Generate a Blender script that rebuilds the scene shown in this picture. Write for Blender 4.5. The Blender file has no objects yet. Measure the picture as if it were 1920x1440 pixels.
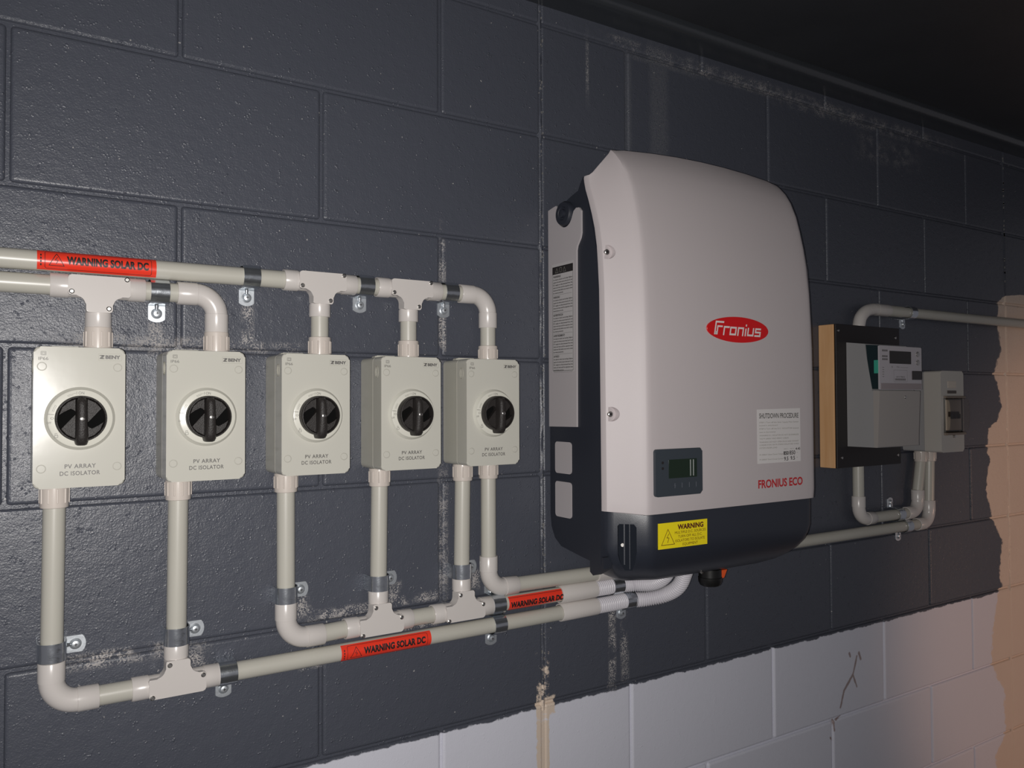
import bpy, bmesh, math, random
from mathutils import Vector, Matrix
random.seed(7)
PI = math.pi
S = 0.001           # millimetres to metres
Z0 = 1.6            # height of the reference bed joint above the floor
scene = bpy.context.scene
col = scene.collection

# ------------------------------------------------------------------ camera
def W(u, w, v):     # wall coordinates in mm: along the wall, out of the wall, up
    return Vector((u * S, -w * S, v * S + Z0))
yaw, pit, rol = 0.5671, 0.0220, -0.0040
fw = Vector((math.sin(yaw) * math.cos(pit), math.cos(yaw) * math.cos(pit), math.sin(pit)))
rt = Vector((math.cos(yaw), -math.sin(yaw), 0)); up = rt.cross(fw)
r2 = rt * math.cos(rol) + up * math.sin(rol); u2 = up * math.cos(rol) - rt * math.sin(rol)
cam_pos = W(-3.34, 1162.56, -72.47)
cd = bpy.data.cameras.new('camera'); cam = bpy.data.objects.new('camera', cd); col.objects.link(cam)
m3 = Matrix((r2, u2, -fw)).transposed()
cam.matrix_world = Matrix.Translation(cam_pos) @ m3.to_4x4()
cd.sensor_width = 36; cd.lens = 1502.35 / 1920 * 36; cd.clip_start = 0.01; cd.clip_end = 50
scene.camera = cam

# ------------------------------------------------------------------ light
scene.view_settings.view_transform = 'Standard'
scene.view_settings.look = 'None'
scene.view_settings.gamma = 1
scene.view_settings.use_curve_mapping = False
scene.view_settings.exposure = 0
world = bpy.data.worlds.new('world'); scene.world = world; world.use_nodes = True
bg = world.node_tree.nodes['Background']; bg.inputs[0].default_value = (0.62, 0.60, 0.66, 1); bg.inputs[1].default_value = 0.19

def lamp(name, kind, loc, energy, color, **kw):
    d = bpy.data.lights.new(name, kind); d.energy = energy; d.color = color
    for k, x in kw.items(): setattr(d, k, x)
    o = bpy.data.objects.new(name, d); o.location = loc; col.objects.link(o); return o
def aim(o, target):
    o.rotation_euler = (target - o.location).to_track_quat('-Z', 'Y').to_euler()
# the phone's flash, beside the lens
flash = lamp('camera_flash', 'SPOT', cam_pos - r2 * 0.016 - u2 * 0.006, 48, (1.0, 0.965, 0.93),
             shadow_soft_size=0.0035, spot_size=2.2, spot_blend=1.0)
aim(flash, flash.location + fw - r2 * 0.12)
# warm lamp in the far part of the garage
warm = lamp('warm_garage_lamp', 'SPOT', W(3400, 3000, -700), 92, (1.0, 0.60, 0.42),
            shadow_soft_size=0.10, spot_size=math.radians(35), spot_blend=0.55)
aim(warm, W(2760, 0, -680))
# added soft fill from behind the camera, no source known there
fill_lamp = lamp('dim_fill', 'AREA', W(-1500, 3200, 300), 5, (0.93, 0.95, 1.0), shape='RECTANGLE', size=1.6, size_y=1.2)
aim(fill_lamp, W(500, 0, 0))

# ------------------------------------------------------------------ materials
def nodes_of(m): return m.node_tree.nodes, m.node_tree.links
def mat(name, c, rough=0.5, metal=0.0, spec=0.5, bump=None, var=None, coat=0, trans=0, alpha=1, emit=None):
    m = bpy.data.materials.new(name); m.use_nodes = True
    n, l = nodes_of(m); b = n['Principled BSDF']
    b.inputs['Base Color'].default_value = (*c, 1); b.inputs['Roughness'].default_value = rough
    b.inputs['Metallic'].default_value = metal; b.inputs['Specular IOR Level'].default_value = spec
    b.inputs['Coat Weight'].default_value = coat; b.inputs['Coat Roughness'].default_value = 0.08
    b.inputs['Transmission Weight'].default_value = trans
    if emit: b.inputs['Emission Color'].default_value = (*emit[:3], 1); b.inputs['Emission Strength'].default_value = emit[3]
    tc = n.new('ShaderNodeTexCoord')
    if bump:
        t = n.new('ShaderNodeTexNoise'); t.inputs['Scale'].default_value = bump[0]; t.inputs['Detail'].default_value = 3
        l.new(tc.outputs['Object'], t.inputs['Vector'])
        bp = n.new('ShaderNodeBump'); bp.inputs['Strength'].default_value = bump[1]; bp.inputs['Distance'].default_value = bump[2]
        l.new(t.outputs['Fac'], bp.inputs['Height']); l.new(bp.outputs['Normal'], b.inputs['Normal'])
    if var:
        t = n.new('ShaderNodeTexNoise'); t.inputs['Scale'].default_value = var[0]; t.inputs['Detail'].default_value = 4
        l.new(tc.outputs['Object'], t.inputs['Vector'])
        mx = n.new('ShaderNodeMix'); mx.data_type = 'RGBA'
        mx.inputs['A'].default_value = (*[x * (1 - var[1]) for x in c], 1); mx.inputs['B'].default_value = (*[min(1, x * (1 + var[1])) for x in c], 1)
        l.new(t.outputs['Fac'], mx.inputs['Factor']); l.new(mx.outputs['Result'], b.inputs['Base Color'])
    return m

class NT:   # small maths helper for shader graphs
    def __init__(s, m): s.n, s.l = nodes_of(m)
    def m(s, op, a, b=None, c=None, clamp=False):
        k = s.n.new('ShaderNodeMath'); k.operation = op; k.use_clamp = clamp
        for i, x in enumerate((a, b, c)):
            if x is None: continue
            if isinstance(x, (int, float)): k.inputs[i].default_value = x
            else: s.l.new(x, k.inputs[i])
        return k.outputs[0]
    def ss(s, x, a, b):   # smoothstep
        k = s.n.new('ShaderNodeMapRange'); k.interpolation_type = 'SMOOTHSTEP'
        s.l.new(x, k.inputs['Value']); k.inputs['From Min'].default_value = a; k.inputs['From Max'].default_value = b
        return k.outputs['Result']
    def noise(s, vec, scale, detail=2, rough=0.5, dist=0):
        k = s.n.new('ShaderNodeTexNoise'); k.inputs['Scale'].default_value = scale; k.inputs['Detail'].default_value = detail
        k.inputs['Roughness'].default_value = rough; k.inputs['Distortion'].default_value = dist
        s.l.new(vec, k.inputs['Vector']); return k.outputs['Fac']
    def mix(s, f, a, b):
        k = s.n.new('ShaderNodeMix'); k.data_type = 'RGBA'; s.l.new(f, k.inputs['Factor'])
        for x, nm in ((a, 'A'), (b, 'B')):
            if isinstance(x, tuple): k.inputs[nm].default_value = (*x, 1)
            else: s.l.new(x, k.inputs[nm])
        return k.outputs['Result']
    def mixf(s, f, a, b): return s.m('ADD', s.m('MULTIPLY', f, b), s.m('MULTIPLY', s.m('SUBTRACT', 1.0, f), a))

def wall_material():
    m = bpy.data.materials.new('painted_blockwork'); m.use_nodes = True; t = NT(m); n, l = t.n, t.l
    b = n['Principled BSDF']
    g = n.new('ShaderNodeNewGeometry'); pos = g.outputs['Position']
    sp = n.new('ShaderNodeSeparateXYZ'); l.new(pos, sp.inputs[0])
    u = t.m('MULTIPLY', sp.outputs['X'], 1000.0); v = t.m('MULTIPLY', t.m('SUBTRACT', sp.outputs['Z'], Z0), 1000.0)
    n1 = t.noise(pos, 14, 4, 0.6); n2 = t.noise(pos, 60, 4, 0.65); n3 = t.noise(pos, 420, 2, 0.6); n4 = t.noise(pos, 3, 3)
    # colours of the three paints
    dark = t.mix(n4, (0.064, 0.070, 0.090), (0.075, 0.081, 0.102))
    pale = t.mix(n4, (0.66, 0.665, 0.74), (0.71, 0.715, 0.79))
    beige = t.mix(n1, (0.68, 0.56, 0.46), (0.73, 0.61, 0.50))
    wob = t.m('ADD', t.m('MULTIPLY', t.m('SUBTRACT', n1, 0.5), 14.0), t.m('MULTIPLY', t.m('SUBTRACT', n2, 0.5), 8.0))
    low = t.ss(t.m('ADD', v, wob), -606.0, -608.5)
    c = t.mix(low, dark, pale)
    # ragged beige edge on the right, following its own outline
    fc = n.new('ShaderNodeFloatCurve'); cm = fc.mapping; cv = cm.curves[0]
    pts = [(-1700, 2300), (-1041, 2312), (-1008, 2359), (-875, 2358), (-838, 2316), (-775, 2290), (-704, 2304), (-606, 2330), (-594, 2356), (-563, 2345),
           (-461, 2355), (-398, 2308), (-315, 2277), (-236, 2305), (-220, 2286), (-147, 2302), (-133, 2345), (-88, 2367),
           (1, 2336), (62, 2366), (159, 2355), (204, 2362), (226, 2405), (234, 2520), (240, 3300), (700, 3300)]
    vr = lambda x: (x + 1700) / 2400.0; ur = lambda x: (x - 2200) / 1200.0
    while len(cv.points) < len(pts): cv.points.new(0.5, 0.5)
    for p, (a, bb) in zip(cv.points, pts): p.location = (vr(a), ur(bb)); p.handle_type = 'VECTOR'
    cm.update()
    l.new(t.m('DIVIDE', t.m('ADD', v, 1700.0), 2400.0), fc.inputs['Value'])
    ub = t.m('ADD', t.m('MULTIPLY', fc.outputs[0], 1200.0), 2200.0)
    wob2 = t.m('MULTIPLY', wob, 3.2)
    bm = t.ss(t.m('SUBTRACT', t.m('ADD', u, wob2), ub), -4.0, 4.0)
    # beige run of paint down the control joint
    def box(uc, hu, vc, hv, soft=0.25, amt=1.0):
        a = t.m('DIVIDE', t.m('ABSOLUTE', t.m('SUBTRACT', u, uc)), hu); bb = t.m('DIVIDE', t.m('ABSOLUTE', t.m('SUBTRACT', v, vc)), hv)
        return t.ss(t.m('ADD', t.m('MAXIMUM', a, bb), t.m('MULTIPLY', t.m('SUBTRACT', n2, 0.5), 0.9)), 1.0 + soft, 1.0 - soft)
    bm = t.m('MAXIMUM', bm, box(798, 13, -1180, 592, 0.06)); bm = t.m('MAXIMUM', bm, box(812, 12, -605, 15, 0.12))
    c = t.mix(bm, c, beige)
    # chalky scuffs and dust where paint has been rubbed
    scuff = None
    for (uc, hu, vc, hv, am) in ((291, 8, 40, 36, .9), (604, 5, 40, 42, .9), (604, 5, 170, 44, .75), (171, 9, 18, 24, .7), (955, 8, -500, 92, .95), (983, 8, -520, 38, .9), (985, 9, -573, 26, .6),
                                 (130, 55, -402, 10, .85), (225, 16, -415, 16, .8), (430, 50, -388, 8, .8), (560, 40, -384, 7, .85), (374, 12, -372, 17, .8), (516, 12, -372, 16, .75), (664, 8, -368, 14, .8),
                                 (604, 8, -290, 110, .45), (150, 90, 8, 9, .5), (300, 60, 6, 8, .5), (690, 6, -5, 12, .5), (560, 30, -428, 4, .8), (385, 16, -459, 6, .7), (1010, 60, 612, 10, .30), (1330, 260, 606, 14, .35), (1800, 300, 600, 18, .40), (1850, 120, 540, 30, .22), (905, 3, 548, 40, .5)):
        k = t.m('MULTIPLY', box(uc, hu, vc, hv, 0.45), am); scuff = k if scuff is None else t.m('MAXIMUM', scuff, k)
    grit = t.ss(t.m('ADD', t.m('MULTIPLY', n2, 0.45), t.m('MULTIPLY', n3, 0.6)), 0.49, 0.60)
    sc = t.m('MULTIPLY', t.m('MULTIPLY', scuff, grit), t.ss(t.noise(pos, 32, 3), 0.36, 0.58))
    c = t.mix(sc, c, (0.50, 0.47, 0.45))
    bloom = None
    for (uc, hu, vc, hv, am) in ((1082, 22, 480, 130, .11), (1003, 8, 500, 100, .09), (1170, 10, 605, 20, .08), (905, 4, 545, 60, .10), (1480, 240, 598, 8, .06), (1100, 90, 590, 5, .09), (330, 30, -300, 60, .02)):
        k = t.m('MULTIPLY', box(uc, hu, vc, hv, 0.5), am); bloom = k if bloom is None else t.m('MAXIMUM', bloom, k)
    c = t.mix(t.m('MULTIPLY', bloom, t.ss(n3, 0.25, 0.75)), c, (0.55, 0.54, 0.52))
    # small glints on the dark paint, put into the colour as pale flecks
    fl = t.m('MULTIPLY', t.ss(t.noise(pos, 150, 1), 0.76, 0.79), t.m('SUBTRACT', 1.0, low))
    c = t.mix(t.m('MULTIPLY', fl, 0.6), c, (0.5, 0.48, 0.46))
    # rust mark on the pale courses
    rust = None
    for (a0, b0, a1, b1, r) in ((1692, -672, 1676, -712, 3), (1676, -712, 1642, -742, 3.5), (1642, -742, 1628, -778, 3), (1676, -712, 1690, -742, 2.5), (1700, -666, 1706, -680, 4), (1664, -660, 1667, -668, 3), (1604, -802, 1606, -826, 2), (1590, -838, 1597, -846, 2.6), (1612, -804, 1634, -799, 1.5)):
        du, dv = a1 - a0, b1 - b0; L2 = du * du + dv * dv
        pu = t.m('SUBTRACT', u, a0); pv = t.m('SUBTRACT', v, b0)
        h = t.m('DIVIDE', t.m('ADD', t.m('MULTIPLY', pu, du), t.m('MULTIPLY', pv, dv)), L2, clamp=True)
        dx = t.m('SUBTRACT', pu, t.m('MULTIPLY', h, du)); dy = t.m('SUBTRACT', pv, t.m('MULTIPLY', h, dv))
        d = t.m('SQRT', t.m('ADD', t.m('MULTIPLY', dx, dx), t.m('MULTIPLY', dy, dy)))
        k = t.ss(t.m('ADD', d, t.m('MULTIPLY', t.m('SUBTRACT', n2, 0.5), 6.0)), r * 1.5, r * 0.4)
        rust = k if rust is None else t.m('MAXIMUM', rust, k)
    c = t.mix(t.m('MULTIPLY', rust, 0.72), c, (0.20, 0.095, 0.055))
    l.new(c, b.inputs['Base Color'])
    rough = t.mixf(sc, t.mixf(n2, 0.30, 0.44), 0.85)
    rough = t.mixf(t.m('MAXIMUM', low, bm), rough, 0.42)
    l.new(rough, b.inputs['Roughness']); b.inputs['Specular IOR Level'].default_value = 0.5
    # relief: painted open-textured block face
    vo = n.new('ShaderNodeTexVoronoi'); vo.inputs['Scale'].default_value = 230; l.new(pos, vo.inputs['Vector'])
    pim = t.ss(vo.outputs['Distance'], 0.45, 0.1)
    vo2 = n.new('ShaderNodeTexVoronoi'); vo2.inputs['Scale'].default_value = 170; l.new(pos, vo2.inputs['Vector'])
    pim2 = t.ss(vo2.outputs['Distance'], 0.32, 0.08)
    gate = t.ss(t.noise(pos, 70, 2), 0.50, 0.72)
    h = t.m('ADD', t.m('MULTIPLY', n3, 0.35), t.m('ADD', t.m('MULTIPLY', t.m('MULTIPLY', pim, gate), 0.5), t.m('MULTIPLY', t.m('MULTIPLY', pim2, gate), 0.55)))
    h = t.m('ADD', h, t.m('MULTIPLY', n2, 0.7))
    calm = t.m('MULTIPLY', t.ss(u, 1500.0, 100.0), 0.6)
    h = t.m('MULTIPLY', h, t.m('SUBTRACT', 1.0, t.m('MULTIPLY', low, 0.65)))
    bp = n.new('ShaderNodeBump'); bp.inputs['Distance'].default_value = 0.0016; bp.inputs['Strength'].default_value = 0.8
    l.new(h, bp.inputs['Height']); l.new(bp.outputs['Normal'], b.inputs['Normal'])
    return m
M_wall = wall_material()
M_black = mat('black_paint', (0.035, 0.037, 0.042), 0.5, bump=(300, 0.3, 0.001), var=(6, 0.3))
M_soffit = mat('black_soffit_paint', (0.034, 0.038, 0.044), 0.26, spec=0.9, bump=(200, 0.3, 0.001))
M_floor = mat('garage_concrete', (0.16, 0.15, 0.14), 0.8, bump=(60, 0.4, 0.002), var=(4, 0.3))
M_seal = mat('speckled_sealant', (0.05, 0.055, 0.065), 0.6, bump=(500, 0.8, 0.002))
M_enc = mat('ivory_gloss_plastic', (0.525, 0.515, 0.46), 0.16, spec=0.55, bump=(25, 0.12, 0.0008))
M_encb = mat('ivory_plastic_box', (0.50, 0.49, 0.43), 0.32, bump=(40, 0.1, 0.001), var=(20, 0.06))
M_ring = mat('ivory_dial_plastic', (0.63, 0.62, 0.55), 0.28)
M_line = mat('grey_moulded_line', (0.36, 0.35, 0.30), 0.5)
M_knob = mat('black_knob_plastic', (0.022, 0.019, 0.018), 0.42, spec=0.35, bump=(900, 0.9, 0.0006))
M_knobd = mat('knob_shade_black', (0.004, 0.004, 0.004), 0.9, spec=0.08)
M_steel = mat('screw_steel', (0.62, 0.60, 0.57), 0.3, metal=1, bump=(700, 0.3, 0.0004))
M_tab = mat('zinc_tab', (0.66, 0.70, 0.74), 0.42, metal=0.85, bump=(90, 0.3, 0.001))
M_zinc = mat('zinc_strap', (0.66, 0.70, 0.74), 0.22, metal=0.95, bump=(90, 0.35, 0.0012))
M_pipe = mat('grey_conduit_plastic', (0.49, 0.475, 0.42), 0.33, var=(9, 0.05))
M_fit = mat('pale_fitting_plastic', (0.60, 0.565, 0.54), 0.26, spec=0.5)
M_adp = mat('pinkish_adaptor_plastic', (0.60, 0.54, 0.49), 0.22)
M_flex = mat('white_corrugated_plastic', (0.66, 0.64, 0.68), 0.36)
M_red = mat('red_sticker_vinyl', (0.80, 0.045, 0.022), 0.30)
M_ink = mat('black_ink', (0.018, 0.015, 0.015), 0.5)
M_inkg = mat('grey_ink', (0.11, 0.105, 0.10), 0.5)
M_inkl = mat('light_grey_ink', (0.28, 0.27, 0.24), 0.5)
M_inkr = mat('maroon_ink', (0.10, 0.012, 0.010), 0.45)
M_cover = mat('warm_grey_powder_coat', (0.545, 0.495, 0.50), 0.5, bump=(1200, 0.25, 0.0003))
M_side = mat('side_plate_grey', (0.43, 0.40, 0.41), 0.45)
M_char = mat('charcoal_housing_plastic', (0.026, 0.030, 0.042), 0.36, bump=(900, 0.25, 0.0004))
M_chard = mat('dark_chassis_plastic', (0.019, 0.022, 0.032), 0.5)
M_slotshade = mat('slot_shade_black', (0.014, 0.017, 0.024), 0.9, spec=0.1)
M_disp = mat('slate_display_plastic', (0.040, 0.050, 0.062), 0.28)
M_lcd = mat('dark_green_lcd', (0.010, 0.022, 0.012), 0.12)
M_logo = mat('logo_red', (0.66, 0.008, 0.010), 0.35)
M_white = mat('logo_white', (0.80, 0.72, 0.70), 0.4)
M_eco = mat('model_lettering_red', (0.52, 0.025, 0.03), 0.4)
M_paper = mat('white_paper_sticker', (0.72, 0.69, 0.68), 0.55)
M_yel = mat('yellow_sticker_vinyl', (0.93, 0.76, 0.010), 0.38)
M_orange = mat('orange_plastic', (0.85, 0.11, 0.02), 0.4)
M_boardp = mat('black_painted_board', (0.012, 0.009, 0.009), 0.45, bump=(80, 0.2, 0.001))
def wood():
    m = mat('raw_pine', (0.62, 0.34, 0.14), 0.6); t = NT(m)
    tc = t.n.new('ShaderNodeTexCoord'); mp = t.n.new('ShaderNodeMapping'); mp.inputs['Scale'].default_value = (30, 30, 2.5)
    t.l.new(tc.outputs['Object'], mp.inputs['Vector'])
    f = t.noise(mp.outputs['Vector'], 3.0, 5, 0.6, 0.6)
    t.l.new(t.mix(f, (0.70, 0.36, 0.15), (0.92, 0.58, 0.31)), t.n['Principled BSDF'].inputs['Base Color']); return m
M_pine = wood()
M_meter = mat('meter_grey_plastic', (0.36, 0.355, 0.36), 0.42)
M_mface = mat('meter_faceplate_lilac', (0.52, 0.49, 0.52), 0.35)
M_teal = mat('meter_smoked_teal_side', (0.020, 0.035, 0.04), 0.2)
M_green = mat('meter_green_indicator', (0.06, 0.42, 0.30), 0.35)
M_sw = mat('switch_box_cream_plastic', (0.52, 0.49, 0.45), 0.3)
M_win = bpy.data.materials.new('clear_polycarbonate_cover'); M_win.use_nodes = True
def _win():
    n, l = nodes_of(M_win); n.clear(); o = n.new('ShaderNodeOutputMaterial'); a = n.new('ShaderNodeBsdfTransparent'); b = n.new('ShaderNodeBsdfGlossy')
    a.inputs[0].default_value = (0.93, 0.90, 0.86, 1); b.inputs['Roughness'].default_value = 0.08; fr = n.new('ShaderNodeFresnel'); fr.inputs[0].default_value = 1.5
    x = n.new('ShaderNodeMixShader'); l.new(fr.outputs[0], x.inputs[0]); l.new(a.outputs[0], x.inputs[1]); l.new(b.outputs[0], x.inputs[2]); l.new(x.outputs[0], o.inputs[0])
_win()
M_brk = mat('breaker_light_plastic', (0.62, 0.55, 0.47), 0.4)

# ------------------------------------------------------------------ mesh helpers
class MB:
    """collects geometry given in wall mm (u, w, v); o = origin subtracted"""
    def __init__(s, o=(0, 0, 0)): s.bm = bmesh.new(); s.o = o
    def p(s, q): return Vector(((q[0] - s.o[0]) * S, -(q[1] - s.o[1]) * S, (q[2] - s.o[2]) * S))
    def faces(s, vs, fs):
        vv = [s.bm.verts.new(s.p(q)) for q in vs]
        for f in fs:
            try: s.bm.faces.new([vv[i] for i in f])
            except ValueError: pass
        return vv
    def box(s, u0, u1, w0, w1, v0, v1, bev=0, seg=2):
        t = bmesh.new()
        vs = [t.verts.new(s.p((a, b, c))) for a in (u0, u1) for b in (w0, w1) for c in (v0, v1)]
        for f in ((0, 1, 3, 2), (4, 6, 7, 5), (0, 4, 5, 1), (2, 3, 7, 6), (0, 2, 6, 4), (1, 5, 7, 3)): t.faces.new([vs[i] for i in f])
        if bev: s.wn = True; bmesh.ops.bevel(t, geom=t.edges[:], offset=bev * S, segments=seg, affect='EDGES', profile=0.5)
        s.join(t); return s
    def join(s, t):
        me = bpy.data.meshes.new('t'); t.to_mesh(me); t.free(); s.bm.from_mesh(me); bpy.data.meshes.remove(me)
    def loft(s, rings, caps=True, closed=True):
        n = len(rings[0]); vs = [q for r in rings for q in r]; fs = []
        for i in range(len(rings) - 1):
            for j in range(n if closed else n - 1):
                k = (j + 1) % n; fs.append((i * n + j, i * n + k, (i + 1) * n + k, (i + 1) * n + j))
        if caps: fs.append(tuple(range(n))); fs.append(tuple((len(rings) - 1) * n + j for j in range(n)))
        s.faces(vs, fs); return s
    def tube(s, path, r, n=24, caps=True):
        P = [Vector(q) for q in path]; R = r if isinstance(r, (list, tuple)) else [r] * len(P)
        T = []
        for i in range(len(P)):
            a = P[max(i - 1, 0)]; b = P[min(i + 1, len(P) - 1)]
            d = (b - a); T.append(d.normalized() if d.length > 1e-9 else (T[-1] if T else Vector((1, 0, 0))))
        far = max(P, key=lambda q: (q - P[0]).length) - P[0]; fd = far.normalized()
        if all((q - P[0]).cross(fd).length < 1e-4 for q in P): T = [fd] * len(P)      # straight axis: keep one frame even where the profile folds back
        ref = Vector((0, 1, 0)) if abs(T[0].y) < 0.9 else Vector((0, 0, 1))
        x = T[0].cross(ref).normalized(); rings = []
        for i in range(len(P)):
            x = (x - T[i] * x.dot(T[i])).normalized(); y = T[i].cross(x)
            rings.append([tuple(P[i] + (x * math.cos(a) + y * math.sin(a)) * R[i]) for a in [2 * PI * k / n for k in range(n)]])
        return s.loft(rings, caps)
    def cyl(s, a, b, r, n=24, bev=0):
        a = Vector(a); b = Vector(b)
        if bev:
            d = (b - a).normalized()
            return s.tube([a, a, b - d * bev, b - d * bev * 0.3, b], [r, r, r, r - bev * 0.7, r - bev], n)
        return s.tube([a, b], r, n)
    def poly(s, pts, f, d0, d1, bev=0, seg=2):
        """extrude 2D polygon pts; f(x, y, d) -> (u, w, v)"""
        t = bmesh.new(); n = len(pts)
        a = [t.verts.new(s.p(f(x, y, d0))) for x, y in pts]; b = [t.verts.new(s.p(f(x, y, d1))) for x, y in pts]
        t.faces.new(a); fb = t.faces.new(b)
        for i in range(n): k = (i + 1) % n; t.faces.new((a[i], a[k], b[k], b[i]))
        if bev:
            s.wn = True
            bmesh.ops.bevel(t, geom=list(fb.edges), offset=bev * S, segments=seg, affect='EDGES', profile=0.5)
        s.join(t); return s
FR = lambda x, y, d: (x, d, y)                     # drawn on a front plane
def rrect(x0, x1, y0, y1, r, k=5):
    out = []
    for cx, cy, a0 in ((x1 - r, y1 - r, 0), (x0 + r, y1 - r, 90), (x0 + r, y0 + r, 180), (x1 - r, y0 + r, 270)):
        for i in range(k + 1):
            a = math.radians(a0 + 90 * i / k); out.append((cx + r * math.cos(a), cy + r * math.sin(a)))
    return out
def circ(cx, cy, r, n=32, ry=None):
    ry = ry or r
    return [(cx + r * math.cos(2 * PI * i / n), cy + ry * math.sin(2 * PI * i / n)) for i in range(n)]
def finish(me, ang=35):
    me.polygons.foreach_set('use_smooth', [True] * len(me.polygons))
    me.set_sharp_from_angle(angle=math.radians(ang))
def obj(name, mb, m, parent=None, smooth=35, loc=None):
    bm = mb.bm; bmesh.ops.remove_doubles(bm, verts=bm.verts[:], dist=1e-7)
    bmesh.ops.recalc_face_normals(bm, faces=bm.faces[:])
    me = bpy.data.meshes.new(name); bm.to_mesh(me); bm.free(); finish(me, smooth)
    me.materials.append(m)
    o = bpy.data.objects.new(name, me); col.objects.link(o)
    if getattr(mb, 'wn', False):
        md = o.modifiers.new('weighted', 'WEIGHTED_NORMAL'); md.keep_sharp = True; md.weight = 90
    if parent: o.parent = parent
    elif loc is not None: o.location = loc
    return o
def thing(name, origin, label, cat, group=None):
    o = bpy.data.objects.new(name, None); o.empty_display_size = 0.02; col.objects.link(o); o.location = W(*origin)
    o['label'] = label; o['category'] = cat
    if group: o['group'] = group
    return o
def tag(o, label, cat, group=None):
    o['label'] = label; o['category'] = cat
    if group: o['group'] = group
def copy_tree(o, parent=None):
    c = o.copy(); col.objects.link(c)
    if parent: c.parent = parent
    for ch in list(o.children): copy_tree(ch, c)
    return c
_txt = {}
def text_geo(s, bold=0.0, spacing=1.0):
    key = (s, bold, spacing)
    if key not in _txt:
        c = bpy.data.curves.new('t', 'FONT'); c.body = s; c.size = 1; c.offset = bold; c.space_character = spacing; c.resolution_u = 3
        o = bpy.data.objects.new('t', c); col.objects.link(o)
        dg = bpy.context.evaluated_depsgraph_get(); me = bpy.data.meshes.new_from_object(o.evaluated_get(dg))
        vs = [(v.co.x, v.co.y) for v in me.vertices]; fs = [tuple(p.vertices) for p in me.polygons]
        bpy.data.objects.remove(o); bpy.data.curves.remove(c); bpy.data.meshes.remove(me)
        _txt[key] = (vs, fs)
    return _txt[key]
def put_text(mb, s, x0, x1, y0, h, f, bold=0.0, spacing=1.0, cuts=0, cap=True):
    """text filling x0..x1 with its letters' foot on y0 and cap height h; f(x, y) -> (u, w, v)"""
    vs, fs = text_geo(s, bold, spacing)
    if not vs: return
    ax = min(v[0] for v in vs); bx = max(v[0] for v in vs)
    ch = 0.69
    sx = (x1 - x0) / max(bx - ax, 1e-6) if x1 is not None else h / ch * 0.9
    q = [(x0 + (v[0] - ax) * sx, y0 + v[1] / ch * h) for v in vs]
    if cuts:
        t = bmesh.new(); vv = [t.verts.new((a, b, 0)) for a, b in q]
        for fc in fs:
            try: t.faces.new([vv[i] for i in fc])
            except ValueError: pass
        for k in range(cuts):
            y = y0 + h * (k + 0.5) / cuts
            bmesh.ops.bisect_plane(t, geom=t.verts[:] + t.edges[:] + t.faces[:], plane_co=(0, y, 0), plane_no=(0, 1, 0))
        t.verts.index_update()
        q = [(v.co.x, v.co.y) for v in t.verts]; fs = [tuple(v.index for v in fc.verts) for fc in t.faces]; t.free()
    mb.faces([f(a, b) for a, b in q], fs)
def stroke(mb, pts, wd, f, closed=False):
    """mitred ribbon along 2D points"""
    P = [Vector(p) for p in pts]; n = len(P); L = []; R = []
    for i in range(n):
        a = P[i - 1] if (i > 0 or closed) else None; b = P[(i + 1) % n] if (i < n - 1 or closed) else None
        d1 = (P[i] - a).normalized() if a is not None else None; d2 = (b - P[i]).normalized() if b is not None else None
        if d1 is None: d1 = d2
        if d2 is None: d2 = d1
        t = (d1 + d2); t = t.normalized() if t.length > 1e-6 else d1
        nn = Vector((-t.y, t.x)); k = min(1 / max(nn.dot(Vector((-d1.y, d1.x))), 0.35), 2.2)
        L.append(P[i] + nn * wd / 2 * k); R.append(P[i] - nn * wd / 2 * k)
    vs = [f(*p) for p in L + R]; m = n if closed else n - 1
    mb.faces(vs, [(i, (i + 1) % n, n + (i + 1) % n, n + i) for i in range(m)])
def flat(mb, pts, f): mb.faces([f(*p) for p in pts], [tuple(range(len(pts)))])
def boolean(o, cutter):
    md = o.modifiers.new('b', 'BOOLEAN'); md.operation = 'DIFFERENCE'; md.object = cutter; md.solver = 'EXACT'
    dg = bpy.context.evaluated_depsgraph_get(); me = bpy.data.meshes.new_from_object(o.evaluated_get(dg))
    o.modifiers.clear(); o.data = me; finish(me, 32); bpy.data.objects.remove(cutter)

# ------------------------------------------------------------------ setting
wall = obj('wall_back', MB().box(-1400, 3600, -190, -5.0, -1600, 652), M_wall, loc=W(0, 0, 0)); wall['kind'] = 'structure'
def blockmesh(L, name):
    mb = MB(); mb.box(2.2, L - 2.2, -30, 0, 2.2, 197.8, 4.9, 4); o = obj(name, mb, M_wall); me = o.data; bpy.data.objects.remove(o)
    me.polygons.foreach_set('use_smooth', [False] * len(me.polygons)); return me
me_full = blockmesh(400, 'block'); me_half = blockmesh(200, 'block_half')
def lay(me, u, v):
    o = bpy.data.objects.new('block', me); col.objects.link(o); o.parent = wall
    o.location = Vector((u * S, -random.uniform(-0.5, 0.5) * S, v * S))
for row in range(-8, 4):
    v = row * 200; odd = row % 2 == 0      # rows whose joints fall at 200 + 400 k
    if v >= 600: odd = False
    for a, b in ((-1200, 800), (800, 2400), (2400, 3600)):
        u = a
        if odd: lay(me_half, u, v); u += 200
        while u + 400 <= b: lay(me_full, u, v); u += 400
        if u < b: lay(me_half, u, v)
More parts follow.
